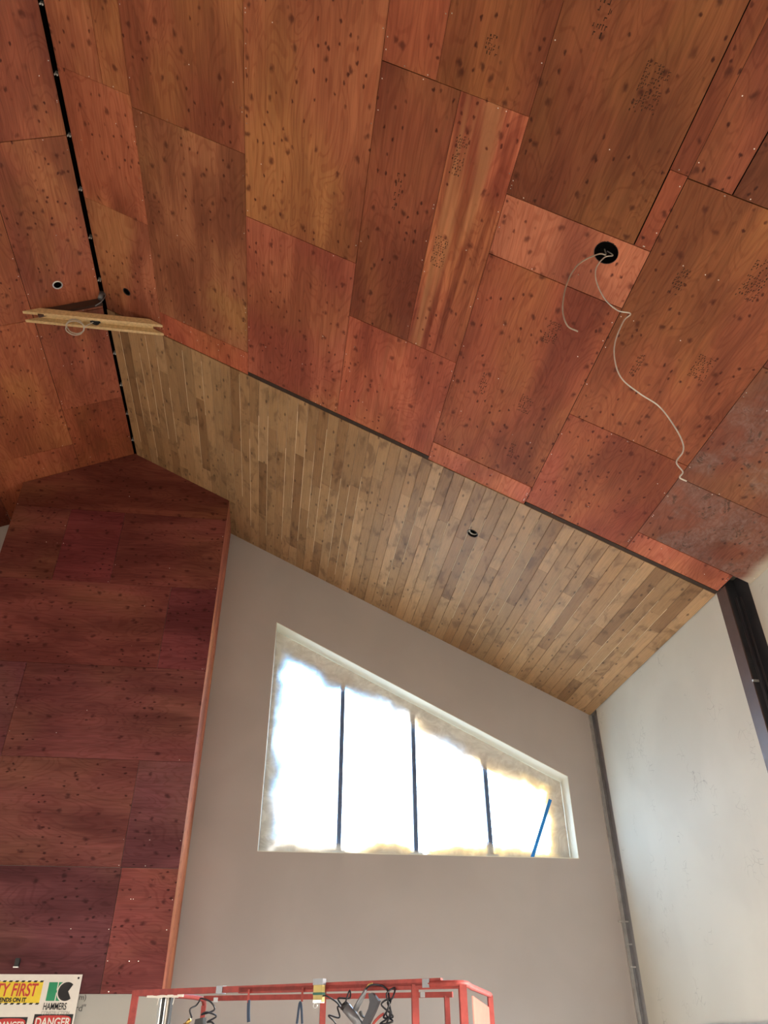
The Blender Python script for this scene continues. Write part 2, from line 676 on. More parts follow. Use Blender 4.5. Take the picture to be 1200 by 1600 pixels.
# plastic masking film with crumpled, over-sprayed margins and a painted glow fringe
nx, nz_ = 170, 120
vs, fs, cov, warm_glow = [], [], [], []
for j in range(nz_+1):
    for i in range(nx+1):
        u, v = i/nx, j/nz_
        x = WL+.012+(WR_-WL-.024)*u
        zt_ = wtop(x)-.012
        z = WB+.012+(zt_-WB-.012)*v
        dl, dr, db, dt = x-WL, WR_-x, z-WB, (wtop(x)-z)*.9
        nl = noise.noise((x*2.2, z*2.2, 3.1))*.10+noise.noise((x*9, z*9, 1.7))*.035+noise.noise((x*30, z*30, .4))*.012
        c = 0.0
        for dd, w in ((dl, .10+.04*math.sin(z*2.1)), (dr, .16), (db, .03), (dt, .22+.05*math.sin(x*2.6+.4))):
            t = (w+nl*1.3+.15-dd)/.34
            c = max(c, max(0, min(1, t)))
        ins = min(dl, dr, db, dt)
        wob = noise.noise((x*6, z*6, 0))*.012+noise.noise((x*17, z*15, 5))*.006
        y = FY-.045+wob*min(1, ins*6)*(1.0 if ins < .5 else .6)
        vs.append((x, y, z))
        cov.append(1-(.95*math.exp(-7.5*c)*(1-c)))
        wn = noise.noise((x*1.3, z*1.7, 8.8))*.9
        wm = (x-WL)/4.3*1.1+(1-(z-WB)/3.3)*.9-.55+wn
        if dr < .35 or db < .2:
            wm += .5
        warm_glow.append(max(0, min(1, wm)))
for j in range(nz_):
    for i in range(nx):
        a = j*(nx+1)+i
        fs.append((a, a+1, a+nx+2, a+nx+1))
m = MB()
m.add(vs, fs, smooth=True)
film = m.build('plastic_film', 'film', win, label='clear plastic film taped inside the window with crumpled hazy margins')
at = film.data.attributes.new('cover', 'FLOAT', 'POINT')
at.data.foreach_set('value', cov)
at = film.data.attributes.new('warm_glow', 'FLOAT', 'POINT')
at.data.foreach_set('value', warm_glow)
# grey patches of tape at the mullion feet
for x in MUL:
    m = MB()
    m.box((x-.10, FY-.066, WB+.012), (x+.08, FY-.062, WB+.085))
    m.build('tape_patch', 'sign_panel', win)
m = MB()
m.bar((3.575, FY-.075, WB+.02), (3.95, FY-.085, 4.40), .048, .004, (0, -1, 0))
tag(m.build('tape_strip', 'tape_blue'), "slim blue painter's tape strip slanting across right end of the gable window film", 'tape')

# low window in the right wall, only its head shows at the bottom edge
m = MB()
y0, y1, z0, z1 = W2
for a, b in (((WX-.012, y0, z1-.03), (WX+.08, y1, z1+.012)), ((WX-.012, y0, z0), (WX+.08, y1, z0+.05)),
             ((WX-.012, y0, z0), (WX+.08, y0+.05, z1)), ((WX-.012, y1-.05, z0), (WX+.08, y1, z1)),
             ((WX, (y0+y1)/2-.025, z0), (WX+.08, (y0+y1)/2+.025, z1))):
    m.box(a, b)
w2 = m.build('window_2', 'galv', kind='structure')
m = MB()
m.box((WX+.04, y0+.05, z0+.05), (WX+.046, y1-.05, z1-.03))
m.build('glass_pane', 'glass', w2)

# ------------------------------------------------------------------ ceiling
m = MB()
DK = .29
prof = [(LXW-.35, zl(LXW-.35)+DK), (RX, HZ+DK), (WX2+.35, zr(WX2+.35)+DK)]
poly = prof+[(x, z+.25) for x, z in reversed(prof)]
m.prism([(x, YF-.3, z) for x, z in poly], (0, YB+TH-YF+.3, 0))
ceiling = m.build('ceiling', 'void', kind='structure')

T0 = (.375, .118, .062)


def tn(r, g=None, b=None):
    """tint of a sheet relative to the base plywood colour"""
    if g is None:
        g = b = r
    return (T0[0]*r, T0[1]*g, T0[2]*b)


def rects_minus_circle(x0, x1, y0, y1, cx, cy, r, LXf, n=22):
    """rectangle cut around a round hole, as thin strips; x is plan distance, LXf = slope factor"""
    if cx+r/LXf <= x0 or cx-r/LXf >= x1 or cy+r <= y0 or cy-r >= y1:
        return [(x0, x1, y0, y1)]
    out = []
    ya, yb = max(y0, cy-r), min(y1, cy+r)
    if ya > y0:
        out.append((x0, x1, y0, ya))
    if yb < y1:
        out.append((x0, x1, yb, y1))
    for i in range(n):
        a, b = ya+(yb-ya)*i/n, ya+(yb-ya)*(i+1)/n
        mid = (a+b)/2-cy
        h = math.sqrt(max(0, r*r-mid*mid))/LXf
        if cx-h > x0:
            out.append((x0, min(x1, cx-h), a, b))
        if cx+h < x1:
            out.append((max(x0, cx+h), x1, a, b))
    return out


HOLES = [('R', 2.306, 3.556, .098), ('R', -2.229, 6.404, .050), ('L', -3.020, 6.381, .055)]


def sheet(side, x0, x1, y0, y1, tint, stk=0.0, mat='plywood', nails=9, gap=.0026, th=.016, off=0.0, label=None, par=None):
    S_ = SR if side == 'R' else SL
    lf = LR if side == 'R' else LL
    m = MB()
    seed = random.random()*9
    rx = [(x0+gap, x1-gap, y0+gap, y1-gap)]
    for (sd, cx, cy, r) in HOLES:
        if sd == side:
            rx = [q for a in rx for q in rects_minus_circle(*a, cx, cy, r, lf)]
    for (a, b, c, d) in rx:
        q = [(a, c), (b, c), (b, d), (a, d)]
        vs = [S_(x, y, off) for x, y in q]+[S_(x, y, off-th) for x, y in q]
        g = [(x*lf, y, seed) for x, y in q]*2
        m.hexa(vs, tint=tint, gcs=g, stk=stk)
    # nail heads
    rg = random.Random(int(abs(x0*1000+y0*77)))
    for k in range(nails):
        if rg.random() < .55:
            x = rg.choice((x0+.02, x1-.02))
            y = rg.uniform(y0+.05, y1-.05)
        else:
            x = rg.uniform(x0+.05, x1-.05)
            y = rg.choice((y0+.02, y1-.02, y0+(y1-y0)*.5, y0+(y1-y0)*.25, y0+(y1-y0)*.75))
        c = S_(x, y, off+.0012)
        n_ = (S_(x, y, 1)-S_(x, y, 0)).normalized()
        u = n_.orthogonal().normalized()
        w = n_.cross(u)
        r = .0048
        pts = [c+(u*math.cos(a)+w*math.sin(a))*r for a in [i*math.pi/3 for i in range(6)]]
        m.prism(pts, -n_*.004, mat=1)
    return m.build('plywood_sheet', [mat, 'nail'], par or ceiling, **({'label': label} if label else {}))


g0 = .024   # half of the ridge slot
X1, X2, X3, X4, X5, X6 = -1.82, -.712, .388, 1.482, 2.585, 3.683
# strip A
sheet('R', RX+g0, -2.095, -1.6, 3.90, tn(1.02, 1.1, 1.1))
sheet('R', -2.093, X1, -1.6, 3.90, tn(.95, 1.0, .95))
sheet('R', RX+g0, X1, 3.90, 5.28, tn(1.04, 1.05, 1.05), gap=.0006)
sheet('R', RX+g0, X1, 5.28, YCL+.02, tn(1.02, 1.15, 1.2))
# strip B
sheet('R', X1, X2, -.8, 1.57, tn(.9))
sheet('R', X1, X2, 1.57, 4.005, tn(.86, .9, .85), nails=14)
sheet('R', X1, X2, 4.005, 6.485, tn(.90, 1.12, 1.05), nails=12)
sheet('R', X1, X2, 6.487, YCL+.02, tn(1.12, .95, 1.0), nails=9, label='narrow brighter red plywood strip')
# strip C
sheet('R', X2, X3, -.2, 2.2, tn(.9))
sheet('R', X2, X3, 2.2, 4.645, tn(.92, 1.0, .9), nails=14)
sheet('R', X2, X3, 4.647, YCL-.03, tn(1.16, 1.12, 1.25), nails=12)
# strip D
sheet('R', X3, .80, .34, 2.78, tn(1.02, .98, .9))
sheet('R', .80, X4, .34, 2.78, tn(.70, .68, .56), gap=.0005)
sheet('R', X3, .985, 2.782, 5.29, tn(.62, .58, .55), nails=9, label='dark brown-red half sheet')
sheet('R', .985, X4, 2.782, 5.29, tn(1.12, 1.05, 1.05), stk=1.0, nails=8, gap=.0008, label='pale streaked half sheet')
sheet('R', X3, X4, 5.292, YCL-.03, tn(1.18, 1.05, 1.1), nails=12, stk=.25)
# strip E
sheet('R', X4, X5, -1.4, .95, tn(.75, .7, .6))
sheet('R', X4, 2.458, .952, 3.405, tn(.62, .62, .50), nails=9)
sheet('R', 2.462, X5, 2.77, 3.405, tn(.72, .62, .55), nails=4)
sheet('R', 2.462, X5, .952, 2.768, tn(.78, .76, .62), nails=2, gap=.0003)
sheet('R', X4, X5, 3.408, 3.975, tn(1.16, 1.28, 1.35), nails=3, label='lighter patch panel around the round hole')
sheet('R', X4, X5, 3.978, 6.53, tn(.80, .70, .68), nails=12)
sheet('R', X4, X5, 6.533, YCL+.02, tn(1.22, 1.12, 1.25), nails=9, off=.004, label='narrow pale red plywood strip')
# strip F
sheet('R', X5, 2.882, .35, 2.782, tn(.66, .60, .56))
sheet('R', 2.885, X6, .35, 2.782, tn(.58, .54, .50))
sheet('R', X5, X6, 2.785, 5.295, tn(.80, .80, .66), nails=12)
sheet('R', X5, X6, 5.298, YCL-.03, tn(.88, .72, .74), nails=12)
# strip G
sheet('R', X6, WX2-.002, 1.5, 3.97, tn(.68, .62, .62), mat='plywood_overspray')
sheet('R', X6, WX2-.002, 3.973, 5.48, tn(.58, .62, .70), mat='plywood_overspray', label='red sheet hazed with white overspray')
sheet('R', X6, WX2-.002, 5.483, 6.46, tn(.58, .62, .70), mat='plywood_overspray', label='red sheet hazed with white overspray')
sheet('R', X6, WX-.01, 6.463, YCL-.03, tn(1.22, 1.15, 1.3), nails=10, label='narrow bright red plywood strip')
for (a, b, c, d) in ((RX+g0, X2, YF, -1.6), (X2, X4, YF, -.2), (X4, X6, YF, -1.4), (X6, WX2-.002, YF, 1.5), (X1, X2, -1.6, -.8), (X3, X4, -.2, .34), (X5, X6, -1.4, .35)):
    sheet('R', a, b, c, d, tn(.9), nails=0)
# left slope
L0, L1, L2, L3 = RX-g0, -3.352, -4.452, -5.55
sheet('L', L1, L0, -.2, 2.2, tn(.9))
sheet('L', L1, L0, 2.2, 4.59, tn(.82, .78, .78), nails=8)
sheet('L', L1, L0, 4.593, 6.84, tn(.92, .92, .92), nails=12)
sheet('L', L1, L0, 6.843, 8.48, tn(1.0, .95, .92), nails=10)
sheet('L', L1, L0, 8.482, YB-.004, tn(.92, .82, .75), nails=8, gap=.0008)
sheet('L', L2, L1, 2.0, 4.40, tn(.9))
sheet('L', L2, L1, 4.40, 6.825, tn(.95, .95, .9), nails=8)
sheet('L', L2, L1, 6.828, 9.22, tn(1.05, 1.05, .95), nails=10)
sheet('L', L2, L1, 9.223, YB-.004, tn(1.0, .92, .9), nails=8)
sheet('L', L3, L2, 4.4, 8.0, tn(.8), nails=6)
sheet('L', L3, L2, 8.0, YB-.004, tn(.55, .45, .45), nails=4)
for (a, b, c, d) in ((L1, L0, YF, -.2), (L2, L1, YF, 2.0), (L3, L2, YF, 4.4), (LXW, L3, YF, YB-.004)):
    sheet('L', a, b, c, d, tn(.9), nails=0)

# metal clips along the ridge slot
for k in range(-3, 14):
    y = 3.38+.607*k
    if 6.5 < y < 7.0 or y < 1.5:
        continue
    m = MB()
    z = HZ-.004
    m.tube([(RX-.012, y, z-.016), (RX-.012, y, z+.05)], .008, 8)
    m.box((RX+.004, y-.010, z-.016), (RX+.016, y+.010, z+.03))
    m.build('ridge_clip', 'galv', ceiling)

# ------------------------------------------------------------------ tongue and groove cladding
m = MB()
PW = (WX-.006-(RX+g0))/58.0
rg = random.Random(11)
CO = .014
TINTS = [(.36, .222, .105), (.39, .248, .120), (.33, .200, .092), (.415, .270, .135), (.35, .220, .105), (.275, .160, .072), (.375, .238, .114)]
clad_hole = (2.218, 7.787, .070)
for i in range(58):
    x0 = RX+g0+PW*i
    x1 = x0+PW
    y = YCL+.02
    first = True
    while y < YB-.01:
        ln = rg.uniform(1.1, 3.4)*(.6 if first else 1)
        first = False
        ye = min(YB-.003, y+ln)
        if YB-ye < .35:
            ye = YB-.003
        t = rg.choice(TINTS)
        k = rg.uniform(.86, 1.12)
        t = (t[0]*k, t[1]*k*.94, t[2]*k*.95)
        seed = rg.uniform(0, 50)
        g = .0011
        for (a, b, c, d) in rects_minus_circle(x0+g, x1-g, y+.0006, ye-.0006, *clad_hole, LR):
            ch = .0035 if (b-a) > PW*.8 else 0.0
            p = []
            prof = [(a, CO-.012), (a, CO-ch), (a+ch, CO), (b-ch, CO), (b, CO-ch), (b, CO-.012)] if ch else [(a, CO-.012), (a, CO), (b, CO), (b, CO-.012)]
            n_ = len(prof)
            for yy in (c, d):
                for (xx, oo) in prof:
                    p.append((xx, yy, oo))
            vs_ = [SR(*q) for q in p]
            gcs = [(q[0]*LR+seed*.37, q[1]+seed, seed) for q in p]
            fs_ = [tuple(range(n_)), tuple(range(2*n_-1, n_-1, -1))]
            for q in range(n_):
                r_ = (q+1) % n_
                fs_.append((q, r_, n_+r_, n_+q))
            m.add(vs_, fs_, tint=t, gcs=gcs)
        y = ye
    # pale thin strip along many of the grooves
    if rg.random() < .72 and i < 57:
        ya = rg.uniform(YCL+.03, YCL+1.3)
        yb = rg.uniform(ya+.9, YB-.1)
        q = [(x1-.0028, ya), (x1+.0012, ya), (x1+.0012, yb), (x1-.0028, yb)]
        m.hexa([SR(x, yy, CO-.0008) for x, yy in q]+[SR(x, yy, CO-.008) for x, yy in q], tint=(.78, .62, .40), gcs=[(x, yy, 1) for x, yy in q]*2)
m.build('plank_cladding', 'plank', ceiling, label='strip of honey-brown tongue and groove boards')
# dark edge board where the cladding stops
m = MB()
for xa, xb in ((X2+.004, X4+.004), (X5+.01, WX-.01)):
    p = [SR(xa, YCL-.034, -.004), SR(xb, YCL-.034, -.004), SR(xb, YCL+.018, -.004), SR(xa, YCL+.018, -.004)]
    q = [SR(xa, YCL-.034, .006), SR(xb, YCL-.034, .006), SR(xb, YCL+.018, .010), SR(xa, YCL+.018, .010)]
    m.hexa(q+p)
m.build('edge_strip', 'dark_edge', ceiling, label='dark strip along the cut edge of the boards')

# grade stamps printed on the plywood (illegible rows of tiny characters)


def stamp(x, y, w, h, rows, seed, rot=0.0, heavy=.8):
    """w = size across the slope, h = length along y"""
    r = random.Random(seed)
    m = MB()
    pitch = h/rows
    for k in range(rows):
        yy = y-h/2+pitch*(k+.5)
        xx = -w/2
        while xx < w/2:
            cw = r.uniform(.008, .020)
            if r.random() < heavy:
                a, b = xx, min(w/2, xx+cw)
                hh = pitch*r.uniform(.22, .42)
                if r.random() < .45:
                    quads = [(a, b, -hh, -hh+pitch*.16), (a, a+.005, -hh, hh)]
                elif r.random() < .5:
                    quads = [(a, b, hh-pitch*.16, hh), (b-.005, b, -hh, hh)]
                else:
                    quads = [(a, (a+b)/2, -hh, hh)]
                for (p, q, s_, t_) in quads:
                    pts = [SR(x+p/LR, yy+s_, .0006), SR(x+q/LR, yy+s_, .0006), SR(x+q/LR, yy+t_, .0006), SR(x+p/LR, yy+t_, .0006)]
                    m.prism(pts, (0, 0, .001))
            xx += cw+r.uniform(.004, .009)
    m.build('grade_stamp', 'stamp', ceiling)


for i, a in enumerate([(2.15, 2.33, .17, .34, 15), (1.735, 2.03, .10, .34, 7), (3.30, 3.30, .15, .36, 14), (2.86, 3.55, .09, .26, 9), (3.32, 4.21, .14, .26, 12), (2.89, 4.44, .06, .26, 7),
                       (2.17, 4.49, .12, .26, 11), (2.20, 5.42, .13, .24, 10), (1.78, 5.40, .07, .30, 8), (1.07, 3.26, .10, .34, 14), (1.09, 4.16, .12, .32, 14), (1.125, 2.41, .10, .14, 5), (.655, 3.77, .05, .36, 8), (2.25, 6.12, .06, .22, 6)]):
    stamp(*a, seed=i+3, heavy=.6)

# ------------------------------------------------------------------ plywood-clad chase
XR_, XL_ = -1.043, -4.10
m = MB()


def gtop(x):
    return zr(x) if x >= RX else zl(x)


core = [(XL_+.02, YC+.018, 0), (XR_-.02, YC+.018, 0), (XR_-.02, YC+.018, gtop(XR_)-.02), (RX, YC+.018, HZ-.02), (XL_+.02, YC+.018, gtop(XL_)-.02)]
m.prism(core, (0, YB-YC-.02, 0))
chase = m.build('plywood_chase', 'drywall')
tag(chase, 'tall broad chase clad in dark red plywood rising to the ceiling ridge', 'column')
C0 = (.215, .062, .060)


def panel(x0, x1, z0, z1, t, nails=5, label=None):
    m = MB()
    g = .0024
    x0 += g
    x1 -= g
    z0 += g
    z1 -= g
    poly = [(x0, z0), (x1, z0)]
    poly.append((x1, min(z1, gtop(x1)-.006)))
    if x0 < RX < x1 and z1 > gtop(x0):
        poly.append((RX, HZ-.006))
    poly.append((x0, min(z1, gtop(x0)-.006)))
    seed = random.random()*9
    n = len(poly)
    vs = [Vector((x, YC, z)) for x, z in poly]+[Vector((x, YC+.016, z)) for x, z in poly]
    fs = [tuple(range(n)), tuple(range(2*n-1, n-1, -1))]+[((i+1) % n, i, n+i, n+(i+1) % n) for i in range(n)]
    m.add(vs, fs, tint=tuple(a*b for a, b in zip(C0, t)), gcs=[(z, x, seed) for x, z in poly]*2)
    rg = random.Random(int(x0*100+z0*1000))
    for k in range(nails):
        x = rg.choice((x0+.02, x1-.02, rg.uniform(x0, x1), rg.uniform(x0, x1)))
        z = rg.choice((z0+.02, z0+.3, z0+.6, z0+.9))
        if z > z1-.02 or x > x1-.01 or x < x0+.01:
            continue
        m.prism([(x+math.cos(a)*.005, YC-.001, z+math.sin(a)*.005) for a in [i*math.pi/3 for i in range(6)]], (0, .004, 0), mat=1)
    m.build('plywood_panel', ['plywood', 'nail'], chase, **({'label': label} if label else {}))


R0, R1, R2, R3, R4, R5 = 1.965, 3.19, 4.405, 5.615, 6.84, 8.04
panel(XL_, XR_, R5, 99, (.85, .85, .62), 2)
panel(XL_, -3.31, R4, R5, (.9, .95, .8), 3)
panel(-3.31, -2.53, R4, R5, (.85, .65, .75), 3)
panel(-2.53, XR_, R4, R5, (.95, .95, .85), 5)
panel(XL_, -1.68, R3, R4, (1.08, 1.1, 1.0), 5)
panel(-1.68, XR_, R3, R4, (.9, .8, .95), 3)
panel(XL_, -3.33, R2, R3, (.82, .9, 1.1), 3)
panel(-3.33, XR_, R2, R3, (1.05, 1.15, 1.2), 6)
panel(XL_, -1.695, R1, R2, (1.02, 1.15, 1.1), 5)
panel(-1.695, XR_, R1, R2, (.92, 1.1, 1.35), 3)
panel(XL_, -1.68, R0, R1, (.66, .70, .85), 12, 'darker stained sheet low on the chase')
panel(-1.68, XR_, R0, R1, (1.1, 1.0, 1.0), 12)
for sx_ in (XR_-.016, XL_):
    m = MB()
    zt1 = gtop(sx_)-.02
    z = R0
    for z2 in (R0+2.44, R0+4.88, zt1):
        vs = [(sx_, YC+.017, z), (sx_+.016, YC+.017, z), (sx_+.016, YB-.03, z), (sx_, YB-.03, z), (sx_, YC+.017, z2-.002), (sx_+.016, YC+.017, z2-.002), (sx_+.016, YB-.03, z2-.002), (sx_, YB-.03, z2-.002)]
        m.hexa(vs, tint=(.58, .20, .12), gcs=[(v[1], v[2], 3.3) for v in vs])  # glow from the gable window put into this paler tint
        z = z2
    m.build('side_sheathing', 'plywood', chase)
# pencilled note on the bare drywall and the stub of conduit


def text(body, size, loc, mat, parent, rot=(math.pi/2, 0, 0), name='lettering', ext=.001, sx=1.0, shear=0.0, bold=0.0, align='LEFT'):
    cu = bpy.data.curves.new(name, 'FONT')
    cu.body = body
    cu.size = size
    cu.extrude = ext
    cu.shear = shear
    cu.offset = bold
    cu.align_x = align
    to = bpy.data.objects.new(name, cu)
    COL.objects.link(to)
    bpy.context.view_layer.update()
    dg = bpy.context.evaluated_depsgraph_get()
    me = bpy.data.meshes.new_from_object(to.evaluated_get(dg))
    bpy.data.objects.remove(to)
    bpy.data.curves.remove(cu)
    M = Matrix.Translation(Vector(loc)) @ Matrix.Rotation(rot[2], 4, 'Z') @ Matrix.Rotation(rot[1], 4, 'Y') @ Matrix.Rotation(rot[0], 4, 'X') @ Matrix.Diagonal((sx, 1, 1, 1))
    me.transform(M)
    me.materials.clear()
    me.materials.append(MATS[mat])
    o = bpy.data.objects.new(name, me)
    COL.objects.link(o)
    if parent:
        o.parent = parent
        if parent.type == 'EMPTY':
            o.matrix_parent_inverse = Matrix.Translation(-parent.location)
    return o


text('m)', .07, (-1.885, YC+.016, 1.915), 'pencil', chase, name='pencil_note')
text('ard"', .085, (-1.94, YC+.016, 1.815), 'pencil', chase, name='pencil_note')
m = MB()
m.box((-2.595, YC-.05, 2.205), (-2.552, YC, 2.285))
m.box((-2.600, YC-.056, 2.198), (-2.547, YC-.03, 2.208), mat=1)
tag(m.build('junction_box', ['black_plastic', 'galv']), 'small dark box on the red plywood chase just above the safety sign', 'electrical box')

# ------------------------------------------------------------------ steel columns at the right wall
col = empty('steel_column', (WX, 6.74, 0), 'brown steel column standing in a slot of the white right wall, nearer one', 'column')
zt = zr(WX)+.02


def hpart(name, a, b, mat, par):
    m = MB()
    m.box(a, b)
    return m.build(name, mat, par)


hpart('flange', (WX-.008, 6.655, 0), (WX+.006, 6.832, zr(WX)-.004), 'steel_brown', col)
hpart('web', (WX+.006, 6.735, 0), (WX+.19, 6.746, zt+.1), 'steel_dark', col)
hpart('flange', (WX+.17, 6.505, 0), (WX+.185, 6.832, zt+.1), 'steel_dark', col)  # back flange widened to a dark plate that puts shade into the slot
m = MB()
m.tube([(WX+.04, 6.60, 0), (WX+.04, 6.60, 5.42)], .012, 8)
m.tube([(WX+.085, 6.58, 0), (WX+.085, 6.58, 5.42)], .010, 8)
m.build('conduit', 'steel_dark', col)
m = MB()
for z in (2.9, 3.72, 4.5):
    m.box((WX-.010, 6.64, z), (WX+.06, 6.66, z+.02))
m.build('clip', 'galv', col)
col = empty('steel_column', (WX, 10.6, 0), 'slim grey steel column in the far right corner beside the gable window wall', 'column')
hpart('flange', (WX-.045, 10.690, 0), (WX-.002, 10.722, zr(WX)-.02), 'galv', col)
hpart('web', (WX+.03, 10.505, 0), (WX+.045, 10.72, zr(WX)-.03), 'steel_grey', col)
hpart('flange', (WX-.001, 10.688, 0), (WX+.03, 10.702, zr(WX)-.02), 'steel_grey', col)
for z, dx in ((2.80, .10), (2.54, .02), (2.29, .02)):
    m = MB()
    m.box((WX-dx, 10.66, z), (WX+.03, 10.685, z+.016))
    m.build('bracket', 'galv', col)

# ------------------------------------------------------------------ wooden light trough under the ridge
bx = empty('light_trough', (RX, 6.75, 8.77), 'pale pine trough of two boards spanning under the ceiling ridge', 'fixture bracket')
zb = 8.770


def trough_board(y0, y1, za, zb_):
    m = MB()
    # ends cut to follow the two slopes
    def xr(z):
        return RX+(HZ-z)/MR-.035

    def xl(z):
        return RX-(HZ-z)/ML+.004
    m.prism([(xl(za), y0, za), (xr(za), y0, za), (xr(zb_), y0, zb_), (xl(zb_), y0, zb_)], (0, y1-y0, 0))
    return m.build('side_board', 'pine', bx)


trough_board(6.665, 6.703, zb, zb+.085)
trough_board(6.800, 6.838, zb, zb+.085)
m = MB()
m.prism([(-3.25, 6.703, zb+.066), (-1.93, 6.703, zb+.066), (-1.95, 6.703, zb+.080), (-3.22, 6.703, zb+.080)], (0, .097, 0))
m.build('plate', 'pine', bx)
m = MB()
a, b = SL(-3.30, 6.70, .055), SL(RX-.03, 6.70, .055)
m.bar(a, b, .038, .10, (ML, 0, 1))
m.build('rafter_board', 'brown_board', bx, label='dark brown board running up the left slope')
m = MB()
cx, cy = -2.613, 6.752
m.tube([(cx, cy, zb+.070), (cx, cy, zb+.024)], .047, 20)
m.box((cx-.06, cy-.008, zb+.022), (cx+.06, cy+.008, zb+.034))
m.build('outlet_box', 'black_plastic', bx)
# hanger at the ridge
m = MB()
m.tube([(RX, 6.60, HZ-.01), (RX, 6.60, HZ-.12)], .030, 10)
m.tube(smooth_path([(RX+.02, 6.58, HZ-.02), (RX+.06, 6.57, HZ-.09), (RX+.04, 6.57, HZ-.2), (RX-.03, 6.60, HZ-.26)]), .006, 6)
tag(m.build('ridge_hanger', 'grey_metal'), 'small grey metal hanger with a wire tail at the ridge above the pine trough', 'hanger')
# coil of cable hanging at the trough
m = MB()
pts = []
for k in range(60):
    a = 2*math.pi*k/26
    pts.append((-2.84+.105*math.cos(a)+.004*math.sin(k*1.3), 6.79+.075*math.sin(a)*.9, 8.715+.02*math.sin(a*.5)-.05*math.sin(a)))
pts = [(-2.63, 6.752, 8.80), (-2.68, 6.765, 8.765), (-2.72, 6.775, 8.73)]+pts
m.tube(smooth_path(pts, 3), .0075, 6)
tag(m.build('cable_coil', 'cable_grey'), 'grey cable coil hanging from the pine trough under the ridge', 'cable')

# ------------------------------------------------------------------ can housings and loose cables


def housing(S_, x, y, r, off, label, ringmat='galv', lip=.006):
    n_ = (S_(x, y, 1)-S_(x, y, 0)).normalized()
    c = S_(x, y, off)
    e = empty('ceiling_can', c, label, 'light housing')
    m = MB()
    m.ring(c+n_*.001, n_, r-.001, lip, 36, 8)
    m.build('rim', ringmat, e)
    m = MB()
    m.tube([c-n_*.001, c-n_*.12], r-.003, 28, cap=False)
    u = n_.orthogonal().normalized()
    w = n_.cross(u)
    m.add([c-n_*.12+(u*math.cos(a)+w*math.sin(a))*(r-.003) for a in [i*2*math.pi/28 for i in range(28)]], [tuple(range(28))])
    m.build('can', 'void', e)
    return e, c, n_


housing(SR, -2.229, 6.404, .048, 0, 'small round recessed can in the right slope just above the pine trough', 'black_plastic', .005)
housing(SL, -3.020, 6.381, .052, 0, 'small round recessed can with bright rim in the left slope above the trough', 'galv', .008)
e, c, n_ = housing(SR, 2.218, 7.787, .069, CO, 'round recessed can in the honey-brown plank cladding', 'black_plastic', .005)
m = MB()
u = n_.orthogonal().normalized()
w = n_.cross(u)
pts = [c-n_*(.02+.0006*k)+(u*math.cos(k*.42)+w*math.sin(k*.42))*.052 for k in range(34)]
m.tube(pts, .0050, 6)
tag(m.build('cable_coil', 'cable_white'), 'small white cable coil tucked in the round can in the plank cladding', 'cable')
housing(SR, 2.306, 3.556, .097, 0, 'large round black hole in the lighter plywood patch with two loose cables', 'black_plastic', .002)

c1 = [(2.33, 3.60, 6.87), (2.30, 3.56, 6.74), (2.201, 3.5, 6.651), (2.021, 3.5, 6.501), (1.894, 3.5, 6.268), (1.812, 3.5, 5.967), (1.818, 3.5, 5.777), (1.89, 3.5, 5.721)]
m = MB()
m.tube(smooth_path(c1), .0054, 7)
tag(m.build('loose_cable', 'cable_grey'), 'shorter grey cable curling out of the round ceiling hole', 'cable')
c2 = [(2.36, 3.62, 6.88), (2.341, 3.53, 6.70), (2.248, 3.5, 6.62), (2.156, 3.5, 6.479), (2.127, 3.5, 6.307), (2.159, 3.5, 6.114), (2.238, 3.5, 5.999), (2.333, 3.5, 5.978), (2.262, 3.5, 5.885), (2.153, 3.5, 5.648), (2.117, 3.5, 5.451), (2.137, 3.5, 5.287), (2.24, 3.5, 5.163), (2.354, 3.5, 5.061), (2.421, 3.5, 4.899), (2.447, 3.5, 4.765), (2.43, 3.5, 4.678), (2.365, 3.5, 4.588), (2.39, 3.5, 4.513), (2.358, 3.5, 4.465), (2.398, 3.5, 4.439)]
m = MB()
m.tube(smooth_path(c2), .0048, 7)
tag(m.build('loose_cable', 'cable_white'), 'long pale cable dangling in kinks from the round ceiling hole', 'cable')

# ------------------------------------------------------------------ safety sign board
SX0, SX1, SZ0, SZ1 = -3.95, -1.885, .92, 2.140
SY = YC-.03
m = MB()
m.box((SX0, SY, SZ0), (SX1, SY+.008, SZ1))
board = m.build('safety_sign', 'sign_white')
tag(board, 'white construction safety board with yellow banner, green logo and red danger panels', 'sign')
FR = SY-.0015


def flat(name, pts, mat, y=FR, t=.0015, par=board, label=None):
    m = MB()
    m.prism([(x, y, z) for x, z in pts], (0, t, 0))
    return m.build(name, mat, par, **({'label': label} if label else {}))


def rect(x0, x1, z0, z1):
    return [(x0, z0), (x1, z0), (x1, z1), (x0, z1)]


# yellow banner: right end at about x=-2.29
flat('banner', rect(-3.42, -2.265, 1.885, 2.075), 'yellow')
for k in range(38):
    x = -3.42+.062*(k//2)
    z = (2.068, 1.872)[k % 2]
    m = MB()
    if True:
        m.prism([(x, FR-.001, z), (x+.032, FR-.001, z), (x+.042, FR-.001, z+.016), (x+.010, FR-.001, z+.016)], (0, .002, 0))
    m.build('hazard_dash', 'sign_black', board)
text('SAFETY FIRST', .158, (-2.312, FR-.0015, 1.948), 'sign_red', board, sx=.675, shear=.08, bold=.003, align='RIGHT')
text('YOUR LIFE DEPENDS ON IT', .052, (-2.40, FR-.0015, 1.896), 'sign_black', board, sx=.92, bold=.002, align='RIGHT')
